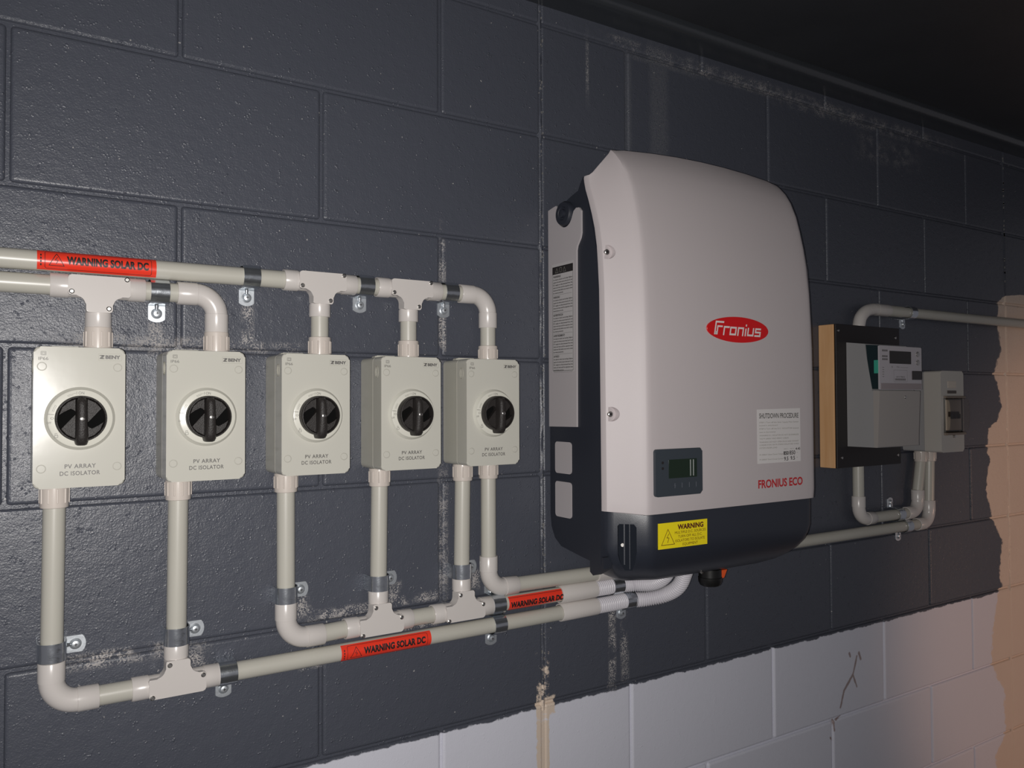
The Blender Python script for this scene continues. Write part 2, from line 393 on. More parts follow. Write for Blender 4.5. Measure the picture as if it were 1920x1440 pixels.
# movement joints, filled with speckled sealant
for uu, nm in ((800, 'sealant_strip'), (2400, 'sealant_strip')):
    mb = MB(); t_ = []
    n = 70; vs = []
    for i in range(n + 1):
        v = -612 + i * 1252 / n; j = random.uniform(-1, 1)
        vs.append([(uu - 5.5 + j, -5, v), (uu - 3 + j * .6, random.uniform(-2.4, -0.6), v), (uu + random.uniform(-1, 1), random.uniform(-1.5, 1.2), v), (uu + 3 + j * .6, random.uniform(-2.4, -0.6), v), (uu + 5.5 + j, -5, v)])
    mb.loft(vs, caps=False, closed=False); mb.loft([[(uu - 6, -5, v), (uu - 5, -1.4, v), (uu + 5, -1.4, v), (uu + 6, -5, v)] for v in (-1600, -610)], caps=False, closed=False); obj(nm, mb, M_wall, wall)
# chalky crumbs clinging to the near movement joint
mb = MB()
for i in range(110):
    v = random.uniform(-590, 630); uu = 800 + random.gauss(0, 3.0); r = random.uniform(0.25, 0.7); h = r * random.uniform(1, 5)
    mb.box(uu - r, uu + r, -2, 0.8 + r * 0.4, v - h, v + h)
for i in range(25):
    v = random.uniform(250, 620); mb.box(2400 - 1.2, 2400 + 1.2, -2, 1.5, v - 2, v + 4)
M_crumb = mat('chalky_crumbs', (0.22, 0.215, 0.21), 0.8)
o = obj('mortar_crumb', mb, M_crumb, wall); o['kind'] = 'stuff'
ceil = obj('ceiling', MB().box(-1400, 3600, 0, 3600, 655, 760), M_black, loc=W(0, 0, 0)); ceil['kind'] = 'structure'
mb = MB(); pr = [(0, 634), (47, 634), (51, 634.6), (55, 636.2), (58.5, 639), (61, 642.8), (62, 647), (62, 655), (0, 655)]
mb.poly(pr, lambda x, y, d: (d, x, y), -1400, 3600)
trim = obj('trim_1', mb, M_soffit, loc=W(0, 0, 0)); trim['kind'] = 'structure'
floor = obj('floor', MB().box(-1400, 3600, -190, 3600, -1700, -1600), M_floor, loc=W(0, 0, 0)); floor['kind'] = 'structure'

# ------------------------------------------------------------------ DC isolators
def isolator():
    o = (0, 0, 0); hw = 48.5; H0, H1 = -83.5, 83.5    # local: centre of the box on the wall
    root = bpy.data.objects.new('isolator_switch', None); root.empty_display_size = 0.02; col.objects.link(root)
    mb = MB(); mb.poly(rrect(-hw, hw, H0, H1, 7), FR, 0.5, 46); obj('base_box', mb, M_encb, root)
    mb = MB(); mb.poly(rrect(-hw, hw, H0, H1, 7), FR, 47, 78, 2.6, 3); lid = obj('lid', mb, M_enc, root)
    mb = MB(); mb.poly(rrect(-hw + .8, hw - .8, H0 + .8, H1 - .8, 6), FR, 45.5, 47.5); obj('gasket', mb, M_line, lid)
    for x, y in ((-40, 60), (40, 60), (-40, -60), (40, -60)):
        mb = MB(); mb.cyl((x, 77, y), (x, 78.5, y), 4.6, 28, 0.5); c = obj('screw_cap', mb, M_enc, lid)
        mb = MB(); stroke(mb, circ(x, y, 4.95, 28), 0.45, lambda a, b: (a, 78.15, b), True); obj('cap_seam', mb, M_line, lid)
    # dial plinth
    cy = -1.5
    mb = MB(); mb.tube([(0, 77, cy), (0, 78, cy), (0, 79.5, cy), (0, 83.5, cy), (0, 84.6, cy), (0, 85, cy)], [37.8, 37.6, 36.2, 34.8, 34.2, 33.2], 64); obj('dial_ring', mb, M_ring, lid)
    pr_ = MB(); F = lambda a, b: (a, 78.25, b)
    put_text(pr_, 'PV ARRAY', -16, 17, -60.5, 4.8, F, 0.018, 1.1)
    put_text(pr_, 'DC ISOLATOR', -21, 21.5, -68.8, 4.8, F, 0.018, 1.1)
    obj('lid_print', pr_, M_inkg, lid); pr_ = MB()
    put_text(pr_, 'IP66', -43.5, -33.5, 67.5, 3.6, F, 0.0)
    stroke(pr_, rrect(-41, -36, 73.5, 77.5, .2, 1), 0.4, F, True); stroke(pr_, rrect(-40, -37, 74.4, 76.6, .2, 1), 0.35, F, True)
    obj('rating_print', pr_, M_inkg, lid)
    mb = MB(); put_text(mb, 'BENY', 26.5, 43, 70.6, 3.9, F, 0.05, 1.0)
    for k in range(3): stroke(mb, [(20 + k * 1.3, 74.4), (23.3 + k * .9, 74.4), (20.6 + k * 1.1, 70.7), (24.2 + k * .5, 70.7)], 0.75, F)
    obj('maker_mark', mb, M_inkg, lid)
    mb = MB(); stroke(mb, rrect(19, 44.5, 68.3, 76.6, .6, 2), 0.35, F, True); obj('nameplate_edge', mb, M_line, lid)
    mb = MB(); G = lambda a, b: (a, 85.15, b + cy)
    put_text(mb, 'I ON', -4.5, 3.5, 28.6, 3.4, G)
    def G2(a, b):                                   # text turned to read up the left side
        return G(-30.6 - (b), a)
    put_text(mb, 'O', -1.5, 2, -1.2, 2.8, lambda a, b: G(-29.8 + a, 0.5 + b)); put_text(mb, 'OFF', -4.5, 4.0, 0, 2.6, lambda a, b: G(-32.6 + a * .55, -6 + b))
    stroke(mb, [(-34.2, 5.6), (-27.6, 4.9)], 0.55, G)
    arr = [(-30.5 * math.cos(math.radians(a)), 30.5 * math.sin(math.radians(a))) for a in (62, 68, 74, 80)]
    arr2 = [(-29.2 * math.cos(math.radians(a)), 29.2 * math.sin(math.radians(a))) for a in (62, 68, 74)]
    stroke(mb, arr, 0.3, G); stroke(mb, arr2, 0.3, G)
    for a0 in (18,):
        stroke(mb, [(-30.8 * math.cos(math.radians(a)), 30.8 * math.sin(math.radians(a))) for a in (16, 24, 32)], 0.3, G)
        stroke(mb, [(-29.3 * math.cos(math.radians(a)), 29.3 * math.sin(math.radians(a))) for a in (16, 24, 32)], 0.3, G)
    stroke(mb, rrect(-27, -23.5, -22, -19.4, .3, 1), 0.4, G, True); stroke(mb, [(-26.2, -19.4), (-26.6, -17.2), (-24.6, -17), (-24.2, -19.4)], 0.35, G)
    obj('dial_print', mb, M_inkg, lid)
    # rotary handle
    mb = MB(); K = lambda x, y, d: (x, d, y + cy)
    mb.tube([(0, 85.2, cy), (0, 86, cy), (0, 96.5, cy), (0, 98, cy), (0, 98.2, cy), (0, 96, cy), (0, 88, cy), (0, 88, cy)], [26, 27.2, 27, 26.2, 25.2, 24.4, 24, 0.01], 56, caps=False)
    kn = obj('rotary_knob', mb, M_knob, root)
    # webs between the rim and the grip, each side, leaving a lens shaped opening
    for sgn in (1, -1):
        mb = MB()
        up_ = [(6, 23.4), (15, 18.8), (21.3, 11.5), (15.5, 6.5), (9.2, -1.5), (6, -6)]
        dn_ = [(6, -23.4), (14, -19.6), (20, -13.6), (24.2, -2.5), (18.6, -8.5), (11, -12.5), (8.3, -11), (6, -7)]
        for poly in (up_, dn_):
            pts = [(sgn * x, sgn * y) for x, y in poly]
            mb.poly(pts, K, 88, 95.5, 0.5, 1)
        obj('knob_web', mb, M_knob, kn)
    mb = MB(); mb.tube([(0, 88.2, cy), (0, 88.5, cy)], [24.3, 24.3], 40); obj('knob_recess_shade', mb, M_knobd, kn)  # darker disc under the openings, recess shade put into its colour
    # grip bar: rounded, protruding past the rim at the bottom
    rings = []
    for y, hx, top in ((-31.5, 4.2, 100), (-30.5, 5.8, 103), (-27, 6.8, 106), (-20, 6.9, 108), (0, 6.0, 109), (16, 5.6, 108), (22, 5.4, 107), (24.2, 4.6, 104)):
        ring = [(hx, 86, y + cy), (hx * .97, top - 5, y + cy), (hx * .75, top - 1.6, y + cy), (hx * .35, top, y + cy), (-hx * .35, top, y + cy), (-hx * .75, top - 1.6, y + cy), (-hx * .97, top - 5, y + cy), (-hx, 86, y + cy)]
        rings.append(ring)
    mb = MB(); mb.loft(rings); obj('grip', mb, M_knob, kn, 50)
    mb = MB(); mb.tube([(0, 108, cy), (0, 109.5, cy), (0, 109.9, cy)], [2.9, 2.9, 2.3], 20); obj('knob_screw', mb, M_steel, kn)
    mb = MB(); stroke(mb, [(-1.3, 1.3 + cy), (1.3, -1.3 + cy)], .5, lambda a, b: (a, 110.1, b)); stroke(mb, [(-1.3, -1.3 + cy), (1.3, 1.3 + cy)], .5, lambda a, b: (a, 110.1, b)); obj('screw_slot', mb, M_ink, kn)
    # side conduit knockout
    mb = MB(); ring = [(-hw - .25, 62 + 5.4 * math.cos(a), 61 + 8.2 * math.sin(a)) for a in [2 * PI * i / 24 for i in range(24)]]
    mb.tube(ring + ring[:1], 0.5, 6, False); mb.tube([(-hw - .2, 61, 66), (-hw - .2, 61, 56)], 0.5, 6); obj('side_emblem', mb, M_line, lid)
    # lugs
    for sy in (1, -1):
        mb = MB(); mb.poly(rrect(-31, 6, sy * 83.5 - 5, sy * 83.5 + 5, 4), FR, 0.3, 12, 1, 1); lg = obj('mounting_lug', mb, M_encb, root)
        mb = MB(); mb.tube([(11, 0, sy * 86), (11, 12, sy * 86), (11, 14, sy * 86)], [2.6, 3.6, 2.0], 12); obj('lug_screw', mb, M_steel, root)
    return root
iso_c = (76, 220, 365.5, 510.5, 652.5)
iso_lab = ('ivory switch box with black knob, leftmost of the row of five on the dark wall',
           'ivory switch box with black knob, second from the left in the row',
           'ivory switch box with black knob, middle one of the row of five',
           'ivory switch box with black knob, second from the right in the row of five',
           'ivory switch box with two pipes leaving its underside, rightmost of the row of five')
iso0 = isolator()
for i, (uc, lb) in enumerate(zip(iso_c, iso_lab)):
    r = iso0 if i == 0 else copy_tree(iso0)
    r.location = W(uc, 0, -89); tag(r, lb, 'switch', 'row of five isolator switches')

# ------------------------------------------------------------------ conduit runs
PW = 21.0; PR = 12.6; SR = 15.2
def seg(parent, o, a, b, r=PR, m=None):
    mb = MB(o); mb.cyl(a, b, r, 28); return obj('pipe', mb, m or M_pipe, parent)
def adaptor(parent, o, u, v0, v1, w=None):
    """ribbed threaded adaptor standing against a box; v0 nearest the box"""
    w = w or PW; mb = MB(o); s = 1 if v1 > v0 else -1; L = abs(v1 - v0)
    mb.tube([(u, w, v0), (u, w, v0 + s * 2), (u, w, v0 + s * (L - 1.5)), (u, w, v1 - s * .4), (u, w, v1)], [15.6, 16.2, 15.9, 15.5, 14.6], 32)
    for k in range(10):
        a = 2 * PI * k / 10 + 0.15; c, d = math.cos(a), math.sin(a)
        mb.box(u + 15.9 * c - 1.0, u + 15.9 * c + 1.0, w + 15.9 * d - 1.0, w + 15.9 * d + 1.0, min(v0 + s * 4, v1 - s * 6), max(v0 + s * 4, v1 - s * 6), 0.4, 1)
    return obj('threaded_adaptor', mb, M_adp, parent)
def elbow(parent, o, cu, cv, du, dv, R=28, arm=52, w=None, wv=None):
    """90 degree bend; corner of the centre lines at (cu, cv); arms towards (du, 0) and (0, dv)"""
    w = w or PW; mb = MB(o)
    c = (cu + du * R, cv + dv * R)
    path = [(cu + du * R + 0 * i, w, cv) for i in range(1)]
    arc = []
    for i in range(13):
        a = PI / 2 * i / 12
        arc.append((c[0] - du * R * math.sin(a), w, c[1] - dv * R * math.cos(a)))
    mb.tube(arc, 14.4, 28)
    e = obj('elbow_fitting', mb, M_fit, parent)
    for q in (((cu + du * (R - 1), w, cv), (cu + du * arm, w, cv)), ((cu, w, cv + dv * (R - 1)), (cu, w, cv + dv * arm))):
        a, b = Vector(q[0]), Vector(q[1]); d = (b - a).normalized()
        mb = MB(o); mb.tube([a, a + d * .3, b - d * .6, b, b, b - d * 6], [14.4, SR, SR, SR - .4, 13.2, 13.0], 28); obj('socket', mb, M_fit, e)
    return e
def tee(parent, o, cu, cv, sgn, w=None):
    """inspection tee, stem pointing down (sgn 1) or, turned round, up (sgn -1)"""
    w = w or PW; mb = MB(o)
    mb.cyl((cu - 35, w, cv), (cu + 35, w, cv), 14.2, 28); mb.cyl((cu, w, cv), (cu, w, cv - sgn * 34), 14.2, 28)
    T = [(-35, 13), (35, 13)] ; k = 5
    out = []
    def arcp(cx, cy, r, a0, a1, n=6):
        return [(cx + r * math.cos(math.radians(a0 + (a1 - a0) * i / n)), cy + r * math.sin(math.radians(a0 + (a1 - a0) * i / n))) for i in range(n + 1)]
    out += arcp(31, 9, 4, 90, 0) + arcp(33, -10, 2.5, 0, -90) + [(26, -12.5)] + arcp(26, -23.5, 11, 90, 180) + arcp(12, -30, 3, 0, -90) + arcp(-12, -30, 3, -90, -180) + arcp(-26, -23.5, 11, 0, 90) + arcp(-31, -8.5, 4, -90, -180) + arcp(-31, 9, 4, 180, 90)
    P = [(cu + sgn * x, cv + sgn * y) for x, y in out]
    Pb = [(cu + sgn * x * .97, cv + sgn * y * .97) for x, y in out]
    mb.poly(Pb, FR, w - 4, w + 12.5)
    e = obj('tee_fitting', mb, M_fit, parent)
    mb = MB(o); mb.poly(P, FR, w + 12.5, w + 16.8, 0.9, 2); cp = obj('cover_plate', mb, M_fit, e)
    for a, b in (((cu - 34, w, cv), (cu - 54, w, cv)), ((cu + 34, w, cv), (cu + 54, w, cv)), ((cu, w, cv - sgn * 33), (cu, w, cv - sgn * 51))):
        a, b = Vector(a), Vector(b); d = (b - a).normalized()
        mb = MB(o); mb.tube([a, b - d * .6, b, b, b - d * 6], [SR, SR, SR - .4, 13.2, 13.0], 28); obj('socket', mb, M_fit, e)
    for x, y in ((-31, -8.4), (31, 10.2), (10.5, -28)):
        mb = MB(o); q = (cu + sgn * x, cv + sgn * y)
        mb.tube([(q[0], w + 16.6, q[1]), (q[0], w + 17.8, q[1]), (q[0], w + 18.6, q[1])], [3.1, 3.1, 2.0], 16); obj('screw', mb, M_steel, e)
    return e
def sticker(parent, o, u0, u1, v, full=True, rot=0.0, w=None, span=62, textx=None):
    """red warning sticker wrapped round a horizontal pipe"""
    w = w or PW; r = PR + 0.25
    def f(rr): return lambda x, y: (x, w + rr * math.cos(y / r + rot), v + rr * math.sin(y / r + rot))
    n = 16; a0 = math.radians(span) * r; mb = MB(o); mb.loft([[f(r)(x, -a0 + 2 * a0 * i / n) for i in range(n + 1)] for x in (u0, u1)], caps=False, closed=False)
    st = obj('warning_sticker', mb, M_red, parent); st['label'] = 'red sticker with black WARNING SOLAR DC lettering'
    mb = MB(o); g = f(r + 0.18); L = u1 - u0; yc = a0 * 0.78
    def dense(pts, closed=True):
        q = []
        m = len(pts)
        for i in range(m if closed else m - 1):
            a = Vector(pts[i]); b = Vector(pts[(i + 1) % m]); k = max(1, int(abs(b.y - a.y) / 1.2))
            for j in range(k): q.append(tuple(a + (b - a) * j / k))
        if not closed: q.append(tuple(pts[-1]))
        return q
    if full:
        stroke(mb, dense(rrect(u0 + L * .062, u1 - L * .045, -yc, yc, 2.6, 5)), 0.6, g, True)
        tx = u0 + L * .095
        stroke(mb, dense([(tx, -7.2), (tx + L * .12, -7.2), (tx + L * .06, 8.2)]), 0.8, g, True)
        x = tx + L * .06; stroke(mb, dense([(x + 1, 3.5), (x - 1.6, -.3), (x + 1.5, -.8), (x - .6, -5)], False), 0.7, g)
        for k in range(4): stroke(mb, dense([(u0 + L * .03, 6.5 - 4 * k), (u0 + L * .03, 3.8 - 4 * k)], False), 1.6, g)
        put_text(mb, 'WARNING SOLAR DC', u0 + L * .235, u1 - L * .07, -4.0, 9.2, g, 0.055, 1.03, cuts=9)
    else:
        stroke(mb, dense([(u0, yc), (u1, yc)], False), 0.7, g)
        put_text(mb, 'WARNING SOLAR DC', u0 + 3, u1 + 1.5, -4.6, 9.2, g, 0.055, 1.03, cuts=9)
    obj('sticker_print', mb, M_ink, st); return st

# run A: upper pipe from the left edge, over the three right-hand switches
oA = (-600, PW, 103.5); A = thing('conduit_run', oA, 'upper grey conduit with red sticker, feeding the three right switches from above', 'conduit')
vA = 103.5
seg(A, oA, (-600, PW, vA), (338, PW, vA)); seg(A, oA, (440, PW, vA), (480, PW, vA)); seg(A, oA, (582, PW, vA), (627, PW, vA))
tee(A, oA, 389.5, vA, 1); tee(A, oA, 532, vA, 1); elbow(A, oA, 676.5, vA, -1, -1, 30, 54)
for u in (389.5, 532): seg(A, oA, (u, PW, 54), (u, PW, 20)); adaptor(A, oA, u, -5, 23)
seg(A, oA, (676.5, PW, 52), (676.5, PW, 18)); adaptor(A, oA, 676.5, -5, 20)
sticker(A, oA, 31.5, 166, vA, True, 0.05, span=66)
# run B
vB = 74.5; oB = (-600, PW, vB); B = thing('conduit_run', oB, 'second grey conduit just under the stickered pipe, feeding the two left switches from above', 'conduit')
seg(B, oB, (-600, PW, vB), (48, PW, vB)); tee(B, oB, 99.5, vB, 1); seg(B, oB, (150, PW, vB), (196, PW, vB)); elbow(B, oB, 244, vB, -1, -1, 27, 51)
adaptor(B, oB, 99.5, -5, 24); adaptor(B, oB, 244, -5, 24)
# run C: lowest run from the two left switches to the far flexible hose
vC = -441.5; oC = (51.5, PW, vC); C_ = thing('conduit_run', oC, 'lowest grey conduit with a red sticker, starting under the two left switches', 'conduit')
adaptor(C_, oC, 52.5, -173, -201); adaptor(C_, oC, 196, -173, -201)
seg(C_, oC, (52.5, PW, -198), (51, PW, -394)); seg(C_, oC, (196, PW, -198), (194.5, PW, -394)); elbow(C_, oC, 51, vC, 1, 1, 29, 52)
seg(C_, oC, (100, PW, vC), (143, PW, vC)); tee(C_, oC, 194.5, vC, -1); seg(C_, oC, (246, PW, vC), (826, PW, vC + .5))
sticker(C_, oC, 419, 565, vC, True, -0.02, span=64)
# run D
vD = -408; oD = (340, PW, vD); D = thing('conduit_run', oD, 'grey conduit under the three right switches, ending in the inner corrugated hose', 'conduit')
for u, ub in ((340, 340), (483.5, 481.5), (628, 625.5)): adaptor(D, oD, u, -173, -200)
seg(D, oD, (340, PW, -197), (340.5, PW, -362)); seg(D, oD, (483.5, PW, -197), (481.5, PW, -360)); seg(D, oD, (628, PW, -197), (625.5, PW, -360))
elbow(D, oD, 340.5, vD - 2, 1, 1, 30, 55); seg(D, oD, (393, PW, vD - 1.5), (430, PW, vD)); tee(D, oD, 481.5, vD, -1)
seg(D, oD, (532, PW, vD), (575, PW, vD)); tee(D, oD, 625.5, vD, -1); seg(D, oD, (677, PW, vD), (824, PW, vD - .5))
sticker(D, oD, 709, 818, vD, False, -0.20, span=70)
def coupling(parent, o, u0, u1, v):
    mb = MB(o); mb.tube([(u0 + 8, PW, v), (u0, PW, v), (u0, PW, v), (u0 + 1, PW, v), (u1, PW, v)], [13.0, 13.4, 15.0, 15.6, 15.2], 28); return obj('coupling', mb, M_fit, parent)
def catmull(P, n):
    out = []; P = [Vector(p) for p in P]; Q = [P[0] * 2 - P[1]] + P + [P[-1] * 2 - P[-2]]
    for i in range(1, len(Q) - 2):
        for j in range(n):
            t = j / n; a, b, c, d = Q[i - 1], Q[i], Q[i + 1], Q[i + 2]
            out.append(0.5 * ((2 * b) + (c - a) * t + (2 * a - 5 * b + 4 * c - d) * t * t + (3 * b - a - 3 * c + d) * t ** 3))
    out.append(P[-1]); return out
def flex(parent, o, pts):
    P = catmull(pts, 40); L = [0]
    for i in range(1, len(P)): L.append(L[-1] + (P[i] - P[i - 1]).length)
    step = 1.08; n = int(L[-1] / step); Q = []; R = []; j = 0
    for k in range(n + 1):
        s = k * step
        while j < len(L) - 2 and L[j + 1] < s: j += 1
        t = (s - L[j]) / max(L[j + 1] - L[j], 1e-6); Q.append(P[j].lerp(P[j + 1], min(t, 1)))
        R.append((11.5, 13.6, 14.0, 13.6)[k % 4])
    mb = MB(o); mb.tube(Q, R, 24); return obj('corrugated_hose', mb, M_flex, parent, 60)
coupling(C_, oC, 820, 900, vC + 1); coupling(D, oD, 819, 897, vD - 1)
flex(D, oD, [(893, PW, -409), (925, PW, -409.5), (952, PW, -409), (982, 32, -409), (1000, 60, -404), (1003, 88, -388), (1000, 105, -366)])
flex(C_, oC, [(896, PW, -440.5), (935, PW, -440.5), (975, PW, -440), (1008, 32, -440), (1034, 56, -431), (1044, 84, -410), (1044, 105, -372)])
# run E: from the right-hand switch in behind the inverter
vE = -380.5; oE = (676.5, PW, vE); E_ = thing('conduit_run', oE, 'plain grey conduit from the rightmost switch to behind the big inverter', 'conduit')
adaptor(E_, oE, 676.5, -173, -199); seg(E_, oE, (676.5, PW, -196), (676.5, PW, -332)); elbow(E_, oE, 676.5, vE, 1, 1, 30, 54)
seg(E_, oE, (728, PW, vE), (905, PW, vE - 1))
mb = MB(oE); mb.tube([(900, PW, vE - 1), (900, PW, vE - 1), (985, PW, vE - 1)], [13.4, SR, SR], 28); obj('coupling', mb, M_fit, E_)

# ------------------------------------------------------------------ pipe saddles
def saddle():
    root = bpy.data.objects.new('pipe_saddle', None); root.empty_display_size = 0.01; col.objects.link(root)
    ri = 15.5; th = 1.1; hw = 11.5; cw = PW        # local origin: pipe axis foot on the wall
    prof = [(1.2, -15.6), (cw - 6, -15.6)]
    prof = [(0.8, -16.8), (3, -15.8)] + [(cw + ri * math.cos(a), ri * math.sin(a)) for a in [math.radians(-95 + 190 * i / 20) for i in range(21)]] + [(3, 15.6), (0.8, 15.6)]
    n = len(prof); out = []; inn = []
    for i in range(n):
        a = Vector(prof[max(i - 1, 0)]); b = Vector(prof[min(i + 1, n - 1)]); t = (b - a).normalized(); nn = Vector((t.y, -t.x)) * th / 2
        p = Vector(prof[i]); out.append(p + nn); inn.append(p - nn)
    ring = [tuple(p) for p in out] + [tuple(p) for p in reversed(inn)]
    mb = MB(); mb.loft([[(x, q[0], q[1]) for q in ring] for x in (-hw, hw)]); st = obj('strap', mb, M_zinc, root, 30)
    pts = [(-10.8, -14.5), (10.8, -14.5), (10.8, -34)] + [(15 * math.sin(math.radians(a)), -25.5 - 13.6 * math.cos(math.radians(a))) for a in (44, 30, 15, 0, -15, -30, -44)] + [(-10.8, -34)]
    mb = MB(); mb.poly(pts, FR, 0.4, 2.0, 0.3, 1); obj('fixing_tab', mb, M_tab, root)
    mb = MB(); mb.tube([(0, 2, -27), (0, 2.8, -27), (0, 4.6, -27), (0, 6.6, -27), (0, 7.2, -27)], [7, 5.8, 5.4, 4.4, 2.6], 24); sc = obj('fixing_screw', mb, M_tab, root)
    mb = MB(); stroke(mb, [(-2, -27), (2, -27)], 0.9, lambda a, b: (a, 7.35, b)); stroke(mb, [(0, -29), (0, -25)], 0.9, lambda a, b: (a, 7.35, b)); obj('screw_recess', mb, M_ink, sc)
    # a rib pressed into the tab
    mb = MB(); mb.tube([(0, 2, -15.5), (0, 1.6, -22)], [3.2, 2.2], 12); obj('pressed_rib', mb, M_zinc, root)
    return root
sad0 = saddle()
SAD = ((289, 103.5, 0, 'zinc pipe clip on the upper pipe, over the chalky streak left of the middle tee'),
       (171, 74.5, 0, 'zinc pipe clip on the second pipe between the left tee and the small bend'),
       (459, 103.5, 0, 'zinc pipe clip between the two tees above the middle switches'),
       (604, 103.5, 0, 'zinc pipe clip between the right tee and the bend above the rightmost switch'),
       (51.2, -377, 1, 'zinc pipe clip on the leftmost drop pipe, just above its bottom bend'),
       (194.8, -380, 1, 'zinc pipe clip on the second drop pipe, above the lowest tee'),
       (340.4, -345.5, 1, 'zinc pipe clip on the drop pipe from the middle switch, above its bend'),
       (481.8, -346, 1, 'zinc pipe clip on the drop pipe under the second switch from the right'),
       (625.8, -345, 1, 'zinc pipe clip on the left drop pipe of the rightmost switch, beside a pale bend'),
       (259.5, -441.5, 0, 'zinc pipe clip on the lowest pipe just right of its tee'),
       (692.5, -441.3, 0, 'zinc pipe clip on the lowest pipe to the right of its red sticker'),
       (691, -408, 2, 'zinc pipe clip between the right lower tee and the cut-off red sticker'),
       (946, -409, 2, 'zinc pipe clip round the inner corrugated hose under the inverter'),
       (976, -440, 0, 'zinc pipe clip round the outer corrugated hose under the inverter'),
       (1893, 143.5, 0, 'small zinc pipe clip on the high pipe right of the meter board'),
       (1830, -349, 2, 'small zinc pipe clip on the short pipe under the meter, its tab pointing up'),
       (1862, -380, 0, 'small zinc pipe clip on the long low pipe right of the inverter'))
for i, (u, v, k, lb) in enumerate(SAD):
    r = sad0 if i == 0 else copy_tree(sad0)
    r.location = W(u, 0, v); r.rotation_euler = (0, (0, -PI / 2, PI)[k], 0); tag(r, lb, 'pipe clip', 'zinc pipe clips')

# ------------------------------------------------------------------ inverter
UC = 1059.0; oI = (UC, 0, -390)
INV = thing('solar_inverter', oI, 'large warm grey wall-mounted inverter with curved cover, red oval badge and charcoal base', 'inverter')
mir = lambda u: 2 * UC - u
# front cover: profile parameter rows (v outer edge, v crease, w lip back, w front)
prof = [(-247, -253, 160, 208), (-246, -252, 160.2, 211), (-230, -235, 160.2, 212.5), (-79, -79, 159.2, 212.5), (22, 22, 158.4, 211.5), (70, 75, 158, 209.5), (107, 125, 157.5, 206.8), (147, 175, 155, 201.5),
        (178, 210, 152.5, 196), (208, 245, 147, 188), (232, 275, 140, 180), (255, 303, 132, 168.5), (275, 323, 124, 156), (288, 338, 120.5, 143), (295, 345, 119.5, 135.5), (298, 348, 120.5, 131)]
rings = []
for k, (vo, vc, wl, wf_) in enumerate(prof):
    t = k / (len(prof) - 1); arch = 11 * max(0, (t - 0.35) / 0.65) ** 1.6
    half = [(803, wl, vo), (803, wl + 6, vo), (804.5, wl + 11.5, vo + .2)]
    we = wl + 12.5
    for s_, bl in ((0.10, 0), (0.5, 0), (0.86, 0)):
        half.append((803 + 3 + s_ * 49, we + (wf_ - 3 - we) * s_, vo + (vc - vo) * s_))
    half += [(853, wf_ - 2.9, vc), (858, wf_ - 1.2, vc), (864, wf_ - .3, vc)]
    mid = []
    for j in range(7):
        u = 880 + (mir(880) - 880) * j / 6; q = 1 - ((u - UC) / 205) ** 2
        mid.append((u, wf_ + 1.2 * q, vc + arch * q))
    right = [(mir(a), b, c) for a, b, c in reversed(half)]
    back = [(mir(808), wl + 1, vo), (808, wl + 1, vo)]
    rings.append(half + mid + right + back)
mb = MB(oI); mb.loft(rings); cover = obj('front_cover', mb, M_cover, INV, 28)
cut = MB(oI)
for v, wp in ((166, 167), (-93, 173)): cut.cyl((810.5, wp, v), (810.5, 240, v), 11.5, 28)
pass
cutter = obj('cutter', cut, M_cover, INV)
boolean(cover, cutter); md = cover.modifiers.new('weighted', 'WEIGHTED_NORMAL'); md.keep_sharp = True; md.weight = 90
for v, wp in ((166, 167), (-93, 173)):
    mb = MB(oI); mb.tube([(810.5, wp - 5, v), (810.5, wp + 2.5, v), (810.5, wp + 3.2, v)], [4.6, 4.6, 3.8], 20); s_ = obj('cover_screw', mb, M_steel, cover)
    mb = MB(oI); mb.tube([(810.5, wp + 3, v), (810.5, wp + 3.5, v)], [2.2, 2.2], 6); obj('screw_socket', mb, M_ink, s_)
# charcoal chassis behind
side = [(14, 250), (14, -268), (17, -290), (27, -308), (45, -320), (95, -328), (140, -334), (152, -334), (152, 60), (150, 150), (140, 200), (126, 250), (114, 290), (112, 300), (104, 290), (98, 280), (80, 275), (63, 269), (50, 258), (40, 250)]
mb = MB(oI); mb.poly(side, lambda x, y, d: (d, x, y), 807, mir(807), 0); chassis = obj('chassis', mb, M_chard, INV, 30)
# dark hanger boss that sits in the notch of the side plate
for sg in (0, 1):
    X = (lambda u: u) if sg == 0 else mir
    mb = MB(oI); mb.tube([(X(808), 66, 247), (X(801), 66, 247), (X(797.5), 66, 247), (X(797), 66, 247), (X(799), 66, 247), (X(799), 66, 247)], [21, 21, 19, 12, 10, 0.01], 32, caps=False); obj('hanger_boss', mb, M_chard, INV)
    mb = MB(oI); mb.tube([(X(800), 66, 247), (X(795), 66, 247), (X(794), 66, 247)], [7.5, 7, 4], 20); obj('hanger_bolt', mb, M_chard, INV)
    # grey side plate with its notch
    notch = [(66 + 22 * math.sin(math.radians(a)) * -1, 247 - 23 * math.cos(math.radians(a))) for a in range(-78, 88, 12)]
    notch = [(66 + 21.5 * math.cos(math.radians(a)), 248 + 24 * math.sin(math.radians(a))) for a in range(196, 346, 10)]
    pl = [(16, -116), (16, 262), (32, 265), (40, 266), (44, 262)] + notch + [(90, 247), (97, 251), (105, 250), (110.5, 244), (110.5, 207), (108, 199), (99, 187), (97, 180), (95, -115)]
    mb = MB(oI); mb.poly(pl, lambda x, y, d: (X(d), x, y), 806.8, 803.5); pt = obj('side_plate', mb, M_side, INV)
    for a, b in ((-195.5, -141.5), (-270, -209.5)):
        mb = MB(oI); mb.poly(rrect(30, 77, a, b, 6), lambda x, y, d: (X(d), x, y), 807, 805.8); obj('side_panel', mb, M_side, INV)
